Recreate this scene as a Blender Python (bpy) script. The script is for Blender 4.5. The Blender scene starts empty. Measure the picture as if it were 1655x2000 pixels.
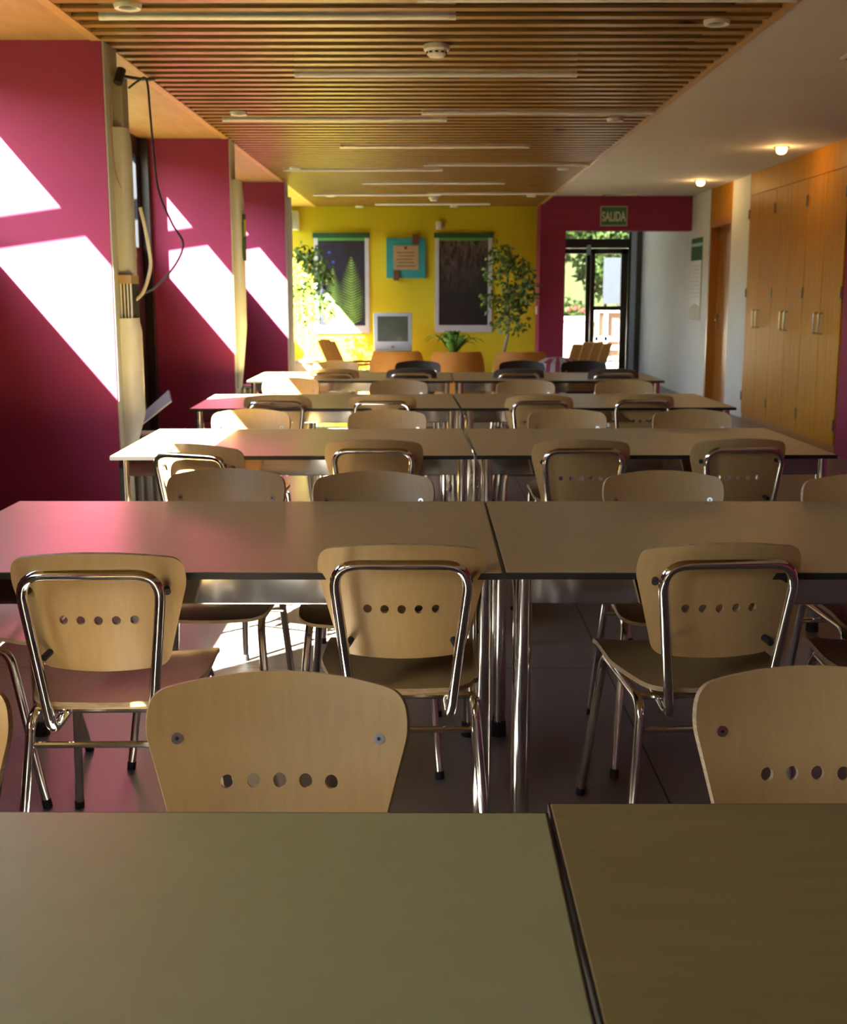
import bpy, bmesh, math, random
from mathutils import Vector, Matrix
from mathutils.geometry import delaunay_2d_cdt
random.seed(7)
PI = math.pi
S = bpy.context.scene
C = S.collection

# ------------------------------------------------------------------ camera, world, sun, exposure
FPX, IMG_H = 2350.0, 2000.0
cam_d = bpy.data.cameras.new('camera')
cam = bpy.data.objects.new('camera', cam_d); C.objects.link(cam)
cam_d.sensor_fit = 'VERTICAL'; cam_d.sensor_height = 36.0
cam_d.lens = 36.0 * FPX / IMG_H
cam_d.clip_start = 0.05; cam_d.clip_end = 200
cam.location = (0, 0, 1.37)
cam.rotation_euler = (PI/2 - math.atan(426/FPX), 0, 10.5/FPX)
cam_d.dof.use_dof = True; cam_d.dof.focus_distance = 2.3; cam_d.dof.aperture_fstop = 9.0
S.camera = cam

SUN_DIR = Vector((1.0, 1.0, -1.2)).normalized()
w = bpy.data.worlds.new('world'); S.world = w; w.use_nodes = True
wn = w.node_tree.nodes; wl = w.node_tree.links
bg = wn['Background']
sky = wn.new('ShaderNodeTexSky'); sky.sky_type = 'NISHITA'; sky.sun_disc = False
sky.sun_elevation = math.asin(-SUN_DIR.z); sky.sun_rotation = math.atan2(-SUN_DIR.x, -SUN_DIR.y)
wl.new(sky.outputs[0], bg.inputs[0]); bg.inputs[1].default_value = 1.3
sd = bpy.data.lights.new('sun', 'SUN'); sd.energy = 165.0; sd.angle = math.radians(0.53); sd.color = (1.0, 0.94, 0.82)
so = bpy.data.objects.new('sun', sd); C.objects.link(so)
so.rotation_euler = SUN_DIR.to_track_quat('-Z', 'Y').to_euler()

def area(name, loc, direction, sx, sy, power, color):
    d = bpy.data.lights.new(name, 'AREA'); d.shape = 'RECTANGLE'; d.size = sx; d.size_y = sy
    d.energy = power; d.color = color
    o = bpy.data.objects.new(name, d); C.objects.link(o); o.location = loc
    o.rotation_euler = Vector(direction).to_track_quat('-Z', 'Z').to_euler()
    return o

S.view_settings.view_transform = 'Standard'
S.view_settings.look = 'None'
S.view_settings.gamma = 1.0
S.view_settings.use_curve_mapping = False
S.view_settings.exposure = 0.45
S.cycles.use_denoising = True
S.cycles.max_bounces = 10; S.cycles.diffuse_bounces = 6; S.cycles.glossy_bounces = 5
S.cycles.transmission_bounces = 6; S.cycles.transparent_max_bounces = 12
S.cycles.caustics_reflective = False; S.cycles.caustics_refractive = False
S.cycles.sample_clamp_indirect = 12.0

# ------------------------------------------------------------------ helpers
def obj(name, bm, mats, parent=None, smooth=False, angle=35):
    me = bpy.data.meshes.new(name)
    bmesh.ops.recalc_face_normals(bm, faces=bm.faces)
    if smooth:
        for f in bm.faces: f.smooth = True
    bm.to_mesh(me); bm.free()
    for m in (mats if isinstance(mats, (list, tuple)) else [mats]): me.materials.append(m)
    if smooth: me.set_sharp_from_angle(angle=math.radians(angle))
    o = bpy.data.objects.new(name, me); C.objects.link(o)
    if parent is not None: o.parent = parent
    return o
def tag(o, label=None, cat=None, group=None, kind=None):
    if label: o['label'] = label
    if cat: o['category'] = cat
    if group: o['group'] = group
    if kind: o['kind'] = kind
    return o
def thing(name, label, cat, loc=(0, 0, 0), rz=0, group=None):
    o = bpy.data.objects.new(name, None); C.objects.link(o)
    o.location = loc; o.rotation_euler = (0, 0, rz); o.empty_display_size = 0.1
    return tag(o, label, cat, group)
def struct(name, bm, m, label, parent=None, smooth=False):
    return tag(obj(name, bm, m, parent, smooth), label, None, None, 'structure')
def dup(root, loc, rz, label, group=None, swap=None):
    def cp(o, par):
        c = o.copy(); C.objects.link(c); c.parent = par
        if swap and o.type == 'MESH' and o.data.name in swap: c.data = swap[o.data.name]
        for ch in list(o.children): cp(ch, c)
        return c
    kids = list(root.children)
    r = root.copy(); C.objects.link(r); r.location = loc; r.rotation_euler = (0, 0, rz)
    r['label'] = label
    if group: r['group'] = group
    for k in kids: cp(k, r)
    return r
def NB(): return bmesh.new()
def add_box(bm, x0, x1, y0, y1, z0, z1, mi=0, bevel=0.0, M=None):
    vs = [bm.verts.new((x, y, z)) for x in (x0, x1) for y in (y0, y1) for z in (z0, z1)]
    fs = [bm.faces.new([vs[i] for i in q]) for q in ((0,1,3,2),(4,6,7,5),(0,4,5,1),(2,3,7,6),(0,2,6,4),(1,5,7,3))]
    for f in fs: f.material_index = mi
    if bevel > 0:
        es = list({e for f in fs for e in f.edges})
        r = bmesh.ops.bevel(bm, geom=es, offset=bevel, segments=2, affect='EDGES', profile=0.5)
        for f in r['faces']: f.material_index = mi
        vs = list({v for f in bm.faces if f.is_valid for v in f.verts if v.is_valid and (v in vs or any(ff in r['faces'] for ff in v.link_faces))})
    if M is not None: bmesh.ops.transform(bm, matrix=M, verts=[v for v in vs if v.is_valid])
    return bm
def boxbm(*a, **k): return add_box(NB(), *a, **k)
def fillet(pts, rads, n=6):
    """round the inner corners of a 3D polyline"""
    pts = [Vector(p) for p in pts]; out = [pts[0]]
    for i in range(1, len(pts)-1):
        a, b, c = pts[i-1], pts[i], pts[i+1]; r = rads[i-1] if isinstance(rads, (list, tuple)) else rads
        u = (a-b).normalized(); v = (c-b).normalized(); ang = u.angle(v)
        d = min(r/math.tan(ang/2), (a-b).length*0.49, (c-b).length*0.49)
        p0, p1 = b+u*d, b+v*d
        for k in range(n+1):
            t = k/n; out.append(p0*(1-t)**2 + b*2*t*(1-t)*1.0 + p1*t**2)
    out.append(pts[-1]); return out
def smooth_path(pts, n=6):
    P = [Vector(p) for p in pts]; P = [P[0]*2-P[1]] + P + [P[-1]*2-P[-2]]; out = []
    for i in range(1, len(P)-2):
        for k in range(n):
            t = k/n; a, b, c, d = P[i-1:i+3]
            out.append(0.5*((2*b)+(c-a)*t+(2*a-5*b+4*c-d)*t*t+(3*b-a-3*c+d)*t**3))
    out.append(P[-2]); return out
def add_tube(bm, pts, r, seg=12, cap=True, mi=0):
    pts = [Vector(p) for p in pts]; n = len(pts); rs = r if isinstance(r, (list, tuple)) else [r]*n
    T = [((pts[min(i+1, n-1)]-pts[max(i-1, 0)])).normalized() for i in range(n)]
    ref = Vector((0, 0, 1)) if abs(T[0].z) < 0.9 else Vector((1, 0, 0))
    u = (ref - T[0]*ref.dot(T[0])).normalized(); rings = []
    for i in range(n):
        u = (u - T[i]*u.dot(T[i])).normalized(); v = T[i].cross(u)
        rings.append([bm.verts.new(pts[i]+(u*math.cos(2*PI*k/seg)+v*math.sin(2*PI*k/seg))*rs[i]) for k in range(seg)])
    for i in range(n-1):
        for k in range(seg):
            f = bm.faces.new((rings[i][k], rings[i][(k+1) % seg], rings[i+1][(k+1) % seg], rings[i+1][k])); f.material_index = mi
    if cap:
        for rg in (rings[0], rings[-1]): bm.faces.new(rg).material_index = mi
    return bm
def tubebm(*a, **k): return add_tube(NB(), *a, **k)
def add_lathe(bm, prof, seg=24, c=(0, 0, 0), mi=0):
    rings = []
    for r, z in prof:
        rings.append([bm.verts.new((c[0]+r*math.cos(2*PI*k/seg), c[1]+r*math.sin(2*PI*k/seg), c[2]+z)) for k in range(seg)])
    for i in range(len(rings)-1):
        for k in range(seg):
            bm.faces.new((rings[i][k], rings[i][(k+1) % seg], rings[i+1][(k+1) % seg], rings[i+1][k])).material_index = mi
    for rg in (rings[0], rings[-1]): bm.faces.new(rg).material_index = mi
    return bm
def fillet2(pts, rads, n=6):
    out = []; m = len(pts); P = [Vector(p) for p in pts]
    for i in range(m):
        a, b, c = P[i-1], P[i], P[(i+1) % m]; u = (a-b).normalized(); v = (c-b).normalized()
        ang = u.angle(v); d = min(rads[i]/math.tan(ang/2), (a-b).length*0.49, (c-b).length*0.49)
        p0, p1 = b+u*d, b+v*d
        for k in range(n+1):
            t = k/n; out.append(p0*(1-t)**2+b*2*t*(1-t)+p1*t**2)
    return out
def inside(p, poly):
    c = False; j = len(poly)-1
    for i in range(len(poly)):
        a, b = poly[i], poly[j]
        if (a[1] > p[1]) != (b[1] > p[1]) and p[0] < (b[0]-a[0])*(p[1]-a[1])/(b[1]-a[1])+a[0]: c = not c
        j = i
    return c
def dense(poly, step):
    out = []
    for i in range(len(poly)):
        a, b = poly[i], poly[(i+1) % len(poly)]; k = max(1, int((b-a).length/step))
        out += [a+(b-a)*(q/k) for q in range(k)]
    return out
def plate(outline, holes, fmap, th, grid):
    """a curved board: 2D outline with holes, mapped into 3D, thickened; edge faces get material 1"""
    outline = dense([Vector(p) for p in outline], grid); V = []; E = []
    for lp in [outline]+holes:
        s = len(V); V += [Vector(p) for p in lp]; E += [(s+i, s+(i+1) % len(lp)) for i in range(len(lp))]
    nb = len(V)
    x0, x1 = min(p[0] for p in outline), max(p[0] for p in outline); y0, y1 = min(p[1] for p in outline), max(p[1] for p in outline)
    nx, ny = int((x1-x0)/grid), int((y1-y0)/grid)
    for i in range(nx+1):
        for j in range(ny+1):
            p = Vector((x0+(i+.5)*grid, y0+(j+.5)*grid))
            if inside(p, outline) and min((p-q).length for q in V[:nb]) > grid*.45 and not any(inside(p, h) for h in holes): V.append(p)
    rv, re, rf, *_ = delaunay_2d_cdt(V, E, [], 0, 1e-7)
    bm = NB(); A = []; B = []; e = 1e-3
    for p in rv:
        q = Vector(fmap(p.x, p.y)); du = Vector(fmap(p.x+e, p.y))-q; dv = Vector(fmap(p.x, p.y+e))-q
        nrm = du.cross(dv).normalized()
        A.append(bm.verts.new(q+nrm*th/2)); B.append(bm.verts.new(q-nrm*th/2))
    cnt = {}
    for f in rf:
        c = sum((rv[i] for i in f), Vector((0, 0)))/len(f)
        if not inside(c, outline) or any(inside(c, h) for h in holes): continue
        bm.faces.new([A[i] for i in f]); bm.faces.new([B[i] for i in reversed(f)])
        for i in range(len(f)):
            a, b = f[i], f[(i+1) % len(f)]; k = (min(a, b), max(a, b)); cnt.setdefault(k, []).append((a, b))
    for k, l in cnt.items():
        if len(l) == 1:
            a, b = l[0]; bm.faces.new((A[b], A[a], B[a], B[b])).material_index = 1
    for v in [v for v in bm.verts if not v.link_faces]: bm.verts.remove(v)
    return bm
def circle2(cx, cy, r, n=14): return [Vector((cx+r*math.cos(2*PI*k/n), cy+r*math.sin(2*PI*k/n))) for k in range(n)]

# ------------------------------------------------------------------ materials
def mat(name, col, rough=0.5, metal=0.0, var=0.06, scale=6.0, stretch=(1, 1, 1), bump=0.0, spec=0.5, emit=None):
    m = bpy.data.materials.new(name); m.use_nodes = True; nt = m.node_tree; N = nt.nodes; L = nt.links
    b = N['Principled BSDF']; b.inputs['Roughness'].default_value = rough; b.inputs['Metallic'].default_value = metal
    b.inputs['Specular IOR Level'].default_value = spec
    tc = N.new('ShaderNodeTexCoord'); mp = N.new('ShaderNodeMapping'); mp.inputs['Scale'].default_value = stretch
    no = N.new('ShaderNodeTexNoise'); no.inputs['Scale'].default_value = scale; no.inputs['Detail'].default_value = 4
    rp = N.new('ShaderNodeValToRGB')
    lo = [max(0, c*(1-var)) for c in col]; hi = [min(1, c*(1+var)) for c in col]
    rp.color_ramp.elements[0].position = 0.3; rp.color_ramp.elements[1].position = 0.7
    rp.color_ramp.elements[0].color = (*lo, 1); rp.color_ramp.elements[1].color = (*hi, 1)
    L.new(tc.outputs['Object'], mp.inputs[0]); L.new(mp.outputs[0], no.inputs['Vector'])
    L.new(no.outputs['Fac'], rp.inputs[0]); L.new(rp.outputs[0], b.inputs['Base Color'])
    if bump:
        bp = N.new('ShaderNodeBump'); bp.inputs['Strength'].default_value = bump; bp.inputs['Distance'].default_value = 0.004
        L.new(no.outputs['Fac'], bp.inputs['Height']); L.new(bp.outputs[0], b.inputs['Normal'])
    if emit:
        b.inputs['Emission Color'].default_value = (*emit[0], 1); b.inputs['Emission Strength'].default_value = emit[1]
    return m
def wood(name, col, dark, rough=0.4, stretch=(1, 1, 1), scale=14, knots=False, spec=0.5, lo=0.35, hi=0.7):
    m = bpy.data.materials.new(name); m.use_nodes = True; nt = m.node_tree; N = nt.nodes; L = nt.links
    b = N['Principled BSDF']; b.inputs['Roughness'].default_value = rough; b.inputs['Specular IOR Level'].default_value = spec
    tc = N.new('ShaderNodeTexCoord'); mp = N.new('ShaderNodeMapping'); mp.inputs['Scale'].default_value = stretch
    no = N.new('ShaderNodeTexNoise'); no.inputs['Scale'].default_value = scale; no.inputs['Detail'].default_value = 6; no.inputs['Roughness'].default_value = 0.6
    no.inputs['Distortion'].default_value = 0.4
    rp = N.new('ShaderNodeValToRGB'); rp.color_ramp.elements[0].position = lo; rp.color_ramp.elements[1].position = hi
    rp.color_ramp.elements[0].color = (*dark, 1); rp.color_ramp.elements[1].color = (*col, 1)
    L.new(tc.outputs['Object'], mp.inputs[0]); L.new(mp.outputs[0], no.inputs['Vector']); L.new(no.outputs['Fac'], rp.inputs[0])
    out = rp.outputs[0]
    if knots:
        mk = N.new('ShaderNodeMapping'); mk.inputs['Scale'].default_value = (1.3, 6.5, 6.5)
        vo = N.new('ShaderNodeTexVoronoi'); vo.inputs['Scale'].default_value = 1.6
        r2 = N.new('ShaderNodeValToRGB'); r2.color_ramp.elements[0].position = 0.05; r2.color_ramp.elements[1].position = 0.13
        r2.color_ramp.elements[0].color = (0.16, 0.10, 0.06, 1); r2.color_ramp.elements[1].color = (1, 1, 1, 1)
        mx = N.new('ShaderNodeMix'); mx.data_type = 'RGBA'; mx.blend_type = 'MULTIPLY'; mx.inputs[0].default_value = 1.0
        L.new(tc.outputs['Object'], mk.inputs[0]); L.new(mk.outputs[0], vo.inputs['Vector']); L.new(vo.outputs['Distance'], r2.inputs[0])
        L.new(out, mx.inputs[6]); L.new(r2.outputs[0], mx.inputs[7]); out = mx.outputs[2]
    L.new(out, b.inputs['Base Color']); return m
def glass_mat(name, tint=(0.95, 0.97, 0.96), refl=0.06):
    m = bpy.data.materials.new(name); m.use_nodes = True; nt = m.node_tree; N = nt.nodes; L = nt.links
    N.remove(N['Principled BSDF']); o = N['Material Output']
    t = N.new('ShaderNodeBsdfTransparent'); t.inputs[0].default_value = (*tint, 1)
    g = N.new('ShaderNodeBsdfGlossy'); g.inputs['Roughness'].default_value = 0.02
    mx = N.new('ShaderNodeMixShader'); mx.inputs[0].default_value = refl
    L.new(t.outputs[0], mx.inputs[1]); L.new(g.outputs[0], mx.inputs[2]); L.new(mx.outputs[0], o.inputs[0]); return m
def floor_mat():
    m = bpy.data.materials.new('polished_concrete'); m.use_nodes = True; nt = m.node_tree; N = nt.nodes; L = nt.links
    b = N['Principled BSDF']; b.inputs['Roughness'].default_value = 0.3; b.inputs['Specular IOR Level'].default_value = 0.22
    tc = N.new('ShaderNodeTexCoord')
    n1 = N.new('ShaderNodeTexNoise'); n1.inputs['Scale'].default_value = 2.2; n1.inputs['Detail'].default_value = 7
    rp = N.new('ShaderNodeValToRGB'); rp.color_ramp.elements[0].position = .3; rp.color_ramp.elements[1].position = .72
    rp.color_ramp.elements[0].color = (.205, .18, .16, 1); rp.color_ramp.elements[1].color = (.24, .212, .19, 1)
    sp = N.new('ShaderNodeSeparateXYZ'); L.new(tc.outputs['Object'], sp.inputs[0]); L.new(tc.outputs['Object'], n1.inputs['Vector'])
    L.new(n1.outputs['Fac'], rp.inputs[0])
    def joint(sock, off, pitch):
        a = N.new('ShaderNodeMath'); a.operation = 'ADD'; a.inputs[1].default_value = 100*pitch-off; L.new(sock, a.inputs[0])
        d = N.new('ShaderNodeMath'); d.operation = 'MODULO'; d.inputs[1].default_value = pitch; L.new(a.outputs[0], d.inputs[0])
        g = N.new('ShaderNodeMath'); g.operation = 'LESS_THAN'; g.inputs[1].default_value = 0.006; L.new(d.outputs[0], g.inputs[0]); return g.outputs[0]
    j = N.new('ShaderNodeMath'); j.operation = 'MAXIMUM'
    L.new(joint(sp.outputs['X'], 0.657, 2.4), j.inputs[0]); L.new(joint(sp.outputs['Y'], 1.9, 2.4), j.inputs[1])
    mx = N.new('ShaderNodeMix'); mx.data_type = 'RGBA'; mx.inputs[7].default_value = (.02, .018, .016, 1)
    L.new(j.outputs[0], mx.inputs[0]); L.new(rp.outputs[0], mx.inputs[6]); L.new(mx.outputs[2], b.inputs['Base Color'])
    rr = N.new('ShaderNodeMapRange'); rr.inputs[3].default_value = .30; rr.inputs[4].default_value = .40
    L.new(n1.outputs['Fac'], rr.inputs[0]); L.new(rr.outputs[0], b.inputs['Roughness']); return m

M = {}
M['floor'] = floor_mat()
M['purple'] = mat('magenta_paint', (.30, .023, .080), .75, var=.05, scale=3, bump=.05)
M['yellow'] = mat('yellow_paint', (.62, .50, .005), .7, var=.04, scale=3)
M['white'] = mat('white_paint', (.74, .73, .70), .7, var=.03, scale=3)
M['ceil'] = mat('ceiling_paint', (.68, .63, .56), .8, var=.03, scale=2)
M['void'] = mat('void_black', (.025, .014, .006), .9)
M['slat'] = wood('pine_slat', (.38, .21, .036), (.26, .125, .016), .45, (.6, 9, 9), 8, True)
M['soffit'] = wood('pine_board', (.48, .31, .12), (.40, .24, .08), .55, (2, .5, 2), 6)
M['edge_wood'] = wood('pine_edge', (.58, .36, .14), (.48, .28, .09), .5, (3, .6, 3), 8)
M['cabinet'] = wood('orange_veneer', (.58, .25, .009), (.42, .155, .004), .45, (5, 5, .35), 5, False, .18, .3, .75)
M['door_wood'] = wood('door_veneer', (.44, .17, .022), (.33, .11, .012), .35, (5, 5, .35), 5)
M['ply'] = wood('beech_ply', (.57, .375, .150), (.52, .335, .125), .36, (7, 1, 1.2), 10)
M['ply_edge'] = wood('beech_ply_edge', (.60, .45, .26), (.38, .25, .12), .5, (1, 1, 9), 30)
M['lam'] = wood('table_laminate', (.54, .40, .175), (.495, .36, .155), .36, (.7, 7, 1), 9, False, .42)
M['lam_olive'] = mat('table_laminate_plain', (.42, .40, .18), .36, var=.03, scale=18, spec=.5)
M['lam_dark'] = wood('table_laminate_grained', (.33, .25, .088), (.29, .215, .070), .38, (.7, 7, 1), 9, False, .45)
M['edge_black'] = mat('black_edge', (.018, .016, .014), .35)
M['chrome'] = mat('chrome', (.78, .77, .74), .10, 1.0, var=.02)
M['chrome_soft'] = mat('brushed_steel', (.45, .44, .42), .24, 1.0, var=.04, scale=20)
M['chrome_dark'] = mat('polished_rail', (.55, .54, .52), .09, 1.0, var=.02)
M['rubber'] = mat('black_rubber', (.015, .015, .017), .6)
M['screw'] = mat('screw_steel', (.62, .61, .58), .28, 1.0)
M['dark_ply'] = mat('dark_grey_shell', (.10, .09, .08), .3, var=.05)
M['dark_pad'] = mat('black_brown_pad', (.022, .014, .010), .45)
M['blue_seat'] = mat('slate_blue_fabric', (.06, .085, .22), .7)
M['beige'] = mat('beige_paint', (.50, .50, .44), .55, var=.04)
M['beige_white'] = mat('cream_plastic', (.72, .72, .67), .35, var=.03)
M['duct'] = mat('grey_beige_duct', (.30, .28, .19), .55)
M['frame_dark'] = mat('dark_steel_frame', (.028, .016, .014), .35, .3)
M['frame_alu'] = mat('blue_grey_aluminium', (.40, .46, .58), .35, .6)
M['frame_slate'] = mat('dark_slate_frame', (.010, .012, .017), .5, spec=.2)
M['frame_brown'] = mat('bronze_frame', (.085, .07, .055), .4, .3)
M['glass'] = glass_mat('window_glass')
M['glass_tint'] = glass_mat('dimmed_door_glass', (.62, .63, .60))  # tint added to dim the overbright view outdoors
M['plastic_white'] = mat('white_plastic', (.80, .79, .76), .4)
M['tube_glass'] = mat('unlit_tube', (.93, .93, .90), .3)
M['cable_black'] = mat('black_cable', (.02, .018, .018), .5)
M['cable_cream'] = mat('cream_cable', (.78, .75, .64), .5)
M['bulb'] = mat('lit_bulb', (.9, .7, .4), .4, emit=((1.0, .52, .13), 30.0))
M['paper'] = mat('white_paper', (.80, .79, .76), .6)
M['orange_wood'] = wood('orange_ply', (.54, .24, .05), (.46, .185, .03), .38, (1, 1, 5), 6)
M['lounge_wood'] = wood('honey_board', (.86, .60, .24), (.78, .50, .17), .4, (1, 1, .4), 14)
M['leaf'] = mat('ficus_leaf', (.075, .15, .022), .4, var=.5, scale=25)
M['leaf2'] = mat('palm_leaf', (.09, .22, .03), .4, var=.3, scale=12)
M['bark'] = mat('pale_bark', (.34, .27, .18), .8, var=.25, scale=30)
M['pot'] = mat('tan_pot', (.46, .30, .15), .6)
M['soil'] = mat('soil', (.03, .02, .012), .95, var=.4, scale=60)
M['tv_grey'] = mat('tv_silver_plastic', (.33, .37, .43), .4)
M['tv_screen'] = mat('tv_glass', (.06, .075, .06), .12)
M['teal'] = mat('teal_board', (.02, .26, .29), .5)
M['kraft'] = mat('kraft_paper', (.42, .27, .13), .7, var=.06, scale=20)
M['brown_sq'] = mat('dark_brown_square', (.12, .045, .015), .6)
M['alu'] = mat('aluminium_frame', (.62, .64, .70), .35, .4)
M['green_dark'] = mat('dark_green_print', (.014, .085, .028), .4)
M['green_light'] = mat('light_green_print', (.10, .36, .09), .4)
M['navy'] = mat('night_print', (.022, .022, .040), .3, var=.3)
M['fern'] = mat('fern_print', (.30, .50, .10), .35, var=.25, scale=8)
M['fern_dark'] = mat('fern_dark_print', (.13, .28, .06), .35, var=.25, scale=8)
M['blue'] = mat('blue_flower_print', (.05, .09, .60), .4)
M['sign_green'] = mat('exit_green', (.006, .16, .05), .4)
M['sign_cream'] = mat('sign_cream', (.72, .74, .60), .5)
M['radiator'] = mat('radiator_enamel', (.52, .57, .52), .35)
M['stripe_r'] = mat('wine_fabric', (.25, .04, .06), .8)
M['stripe_w'] = mat('grey_fabric', (.45, .43, .42), .8)
M['ground'] = mat('outdoor_lawn', (.045, .06, .022), .9, var=.3, scale=8)
M['dark_timber'] = wood('dark_timber', (.09, .06, .035), (.05, .032, .018), .7)
M['terrace'] = mat('terrace_paving', (.40, .36, .30), .8, var=.1, scale=5)
M['terracotta'] = mat('terracotta_wall', (.20, .12, .09), .8, var=.08, scale=4)
M['out_white'] = mat('outdoor_white', (.62, .59, .53), .7)
M['board_grey'] = mat('blue_grey_board', (.035, .042, .062), .6)
M['hedge'] = mat('hedge_leaf', (.022, .042, .008), .7, var=.6, spec=.2, scale=3)
M['conifer'] = mat('conifer_green', (.010, .016, .014), .95, var=.5, scale=6, spec=.05)
M['red'] = mat('red_flower', (.45, .02, .02), .6)
M['notice_yel'] = mat('notice_yellow', (.45, .42, .04), .5)
M['notice_grn'] = mat('notice_green', (.05, .10, .045), .8, spec=.1)
M['lilac'] = mat('lilac_grey_card', (.36, .30, .38), .5)
M['seat_yellow'] = M['yellow']
# dark forest photograph print
def forest_mat():
    m = mat('forest_print', (.02, .016, .012), .3); nt = m.node_tree; N = nt.nodes; L = nt.links
    b = N['Principled BSDF']; tc = N.new('ShaderNodeTexCoord'); mp = N.new('ShaderNodeMapping'); mp.inputs['Scale'].default_value = (7, 1, 2.2); mp.inputs['Rotation'].default_value = (0, .5, 0)
    no = N.new('ShaderNodeTexNoise'); no.inputs['Scale'].default_value = 2.4; no.inputs['Detail'].default_value = 8; no.inputs['Distortion'].default_value = 1.2
    rp = N.new('ShaderNodeValToRGB'); rp.color_ramp.elements[0].position = .42; rp.color_ramp.elements[1].position = .75
    rp.color_ramp.elements[0].color = (.018, .015, .014, 1); rp.color_ramp.elements[1].color = (.24, .185, .18, 1)
    sp = N.new('ShaderNodeSeparateXYZ'); mr = N.new('ShaderNodeMapRange'); mr.inputs[1].default_value = 1.35; mr.inputs[2].default_value = 2.15
    mx = N.new('ShaderNodeMix'); mx.data_type = 'RGBA'; mx.inputs[6].default_value = (.02, .017, .018, 1)
    L.new(tc.outputs['Object'], mp.inputs[0]); L.new(mp.outputs[0], no.inputs['Vector']); L.new(no.outputs['Fac'], rp.inputs[0])
    L.new(tc.outputs['Object'], sp.inputs[0]); L.new(sp.outputs['Z'], mr.inputs[0]); L.new(mr.outputs[0], mx.inputs[0]); L.new(rp.outputs[0], mx.inputs[7])
    L.new(mx.outputs[2], b.inputs['Base Color']); return m
M['forest'] = forest_mat()

# ------------------------------------------------------------------ the room
XL, XR, ZC, ZS = -2.26, 3.51, 2.65, 2.55        # window plane, right wall, white ceiling, slat underside
YB, YP, YD = 17.05, 16.5, 20.3                  # yellow wall, magenta wall, exit doors
FINS = [-1.32, 2.33, 5.98, 9.64, 13.30]
struct('floor', boxbm(XL-.06, XR+.3, -5.1, YD+.05, -.12, 0), M['floor'], 'grey polished concrete floor with dark joints')
struct('ceiling', boxbm(1.52, XR, -5.0, YD, ZC, ZC+.05), M['ceil'], 'plain white plaster ceiling on the cupboard side')
struct('ceiling.001', boxbm(XL-.3, XR+.3, -5.1, YD+.1, 2.78, 2.95), M['void'], 'dark slab above the wooden slats')
bm = NB(); y = -4.994
while y < YB-.06:
    add_box(bm, -1.55, 1.48, y, y+.062, ZS, ZS+.014); y += .1543
struct('ceiling.002', bm, M['slat'], 'suspended ceiling of narrow pine slats running across the room')
struct('ceiling.003', boxbm(XL, -1.60, -5.0, YB, ZS, ZS+.04), M['soffit'], 'pine board soffit above the window bays')
struct('trim_1', boxbm(-1.60, -1.55, -5.0, YB, ZS-.004, ZC+.1), M['edge_wood'], 'pine edge strip along the window side of the slats')
struct('trim_2', boxbm(1.48, 1.52, -5.0, YB, ZS-.004, ZC+.1), M['edge_wood'], 'pine edge strip between slats and white ceiling')

# back walls
struct('wall_back', boxbm(XL-.06, 1.49, YB, YB+.12, 0, 2.78), M['yellow'], 'bright yellow end wall behind the lounge corner')
bm = NB(); add_box(bm, 1.49, 1.83, YP, YB+.12, 0, ZC); add_box(bm, 1.83, XR, YP, YP+.2, 2.2, ZC)
struct('wall_back.001', bm, M['purple'], 'magenta wall and lintel around the way to the exit')
bm = NB(); add_box(bm, 1.69, 1.83, YB+.12, YD, 0, ZC); struct('wall_back.002', bm, M['white'], 'white left wall of the exit lobby')
# right wall in pieces
struct('wall_right', boxbm(XR, XR+.25, -5.1, 10.36, 0, 2.78), M['purple'], 'magenta wall before the wooden cupboards')
bm = NB()
add_box(bm, XR, XR+.25, 13.52, 14.33, 0, 2.78); add_box(bm, XR, XR+.25, 15.43, YD, 0, 2.78)
add_box(bm, XR+.2, XR+.25, 10.36, 13.52, 0, 2.78); add_box(bm, XR+.17, XR+.25, 14.33, 15.43, 0, 2.78)
struct('wall_right.001', bm, M['white'], 'white wall around the wooden door and beyond')
struct('wall_front', boxbm(XL-.06, XR+.3, -5.1, -5.0, 0, 2.78), M['white'], 'white wall at the near end of the room')

# window wall: fins, lintels, spandrels
for i, y in enumerate(FINS):
    struct('wall_left' if i == 0 else 'wall_left.%03d' % i, boxbm(XL, -1.55, y, y+.25, 0, ZS+.04), M['purple'],
           ['magenta cross wall behind the viewer', 'magenta cross wall beside the viewer', 'magenta cross wall nearest on the left', 'second magenta cross wall between window bays', 'third magenta cross wall next to the yellow wall'][i])
bays = [(-5.1, -4.6, -1.8, -1.32, 1.72, 2.43), (-1.32, -1.0, 1.0, 2.33, 1.72, 2.43), (2.33, 2.78, 5.90, 5.98, 1.67, 2.39), (5.98, 6.38, 9.45, 9.64, 1.72, 2.41), (9.64, 10.02, 13.11, 13.30, 1.72, 2.41), (13.30, 13.70, 16.86, 17.05, .7, 2.43)]
for i, (a, b, c, d, zs, zh) in enumerate(bays):
    wn_ = bpy.data.objects.new('window_%d' % (i+1), None); C.objects.link(wn_)
    tag(wn_, 'dark framed strip window of the %s bay on the sunny side' % ['rear', 'viewer side', 'nearest', 'second', 'third', 'last'][i], None, None, 'structure')
    bm = NB(); add_box(bm, XL-.03, XL+.03, a, d, 0, zs); obj('lower_panel', bm, M['frame_dark'], wn_)
    bm = NB(); add_box(bm, XL-.03, XL+.03, a, d, zh, 2.78); obj('lintel', bm, M['frame_dark'], wn_)
    bm = NB(); add_box(bm, XL-.03, XL+.03, a, b, zs, zh); add_box(bm, XL-.03, XL+.03, c, d, zs, zh)
    obj('jamb', bm, M['frame_slate'], wn_)
    if i > 2: obj('frame_post', boxbm(XL+.03, XL+.10, d-.062, d-.002, 0, 2.54, bevel=.006), M['frame_dark'], wn_)
    obj('pane', boxbm(XL-.006, XL, b, c, zs, zh), M['glass'], wn_)
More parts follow.
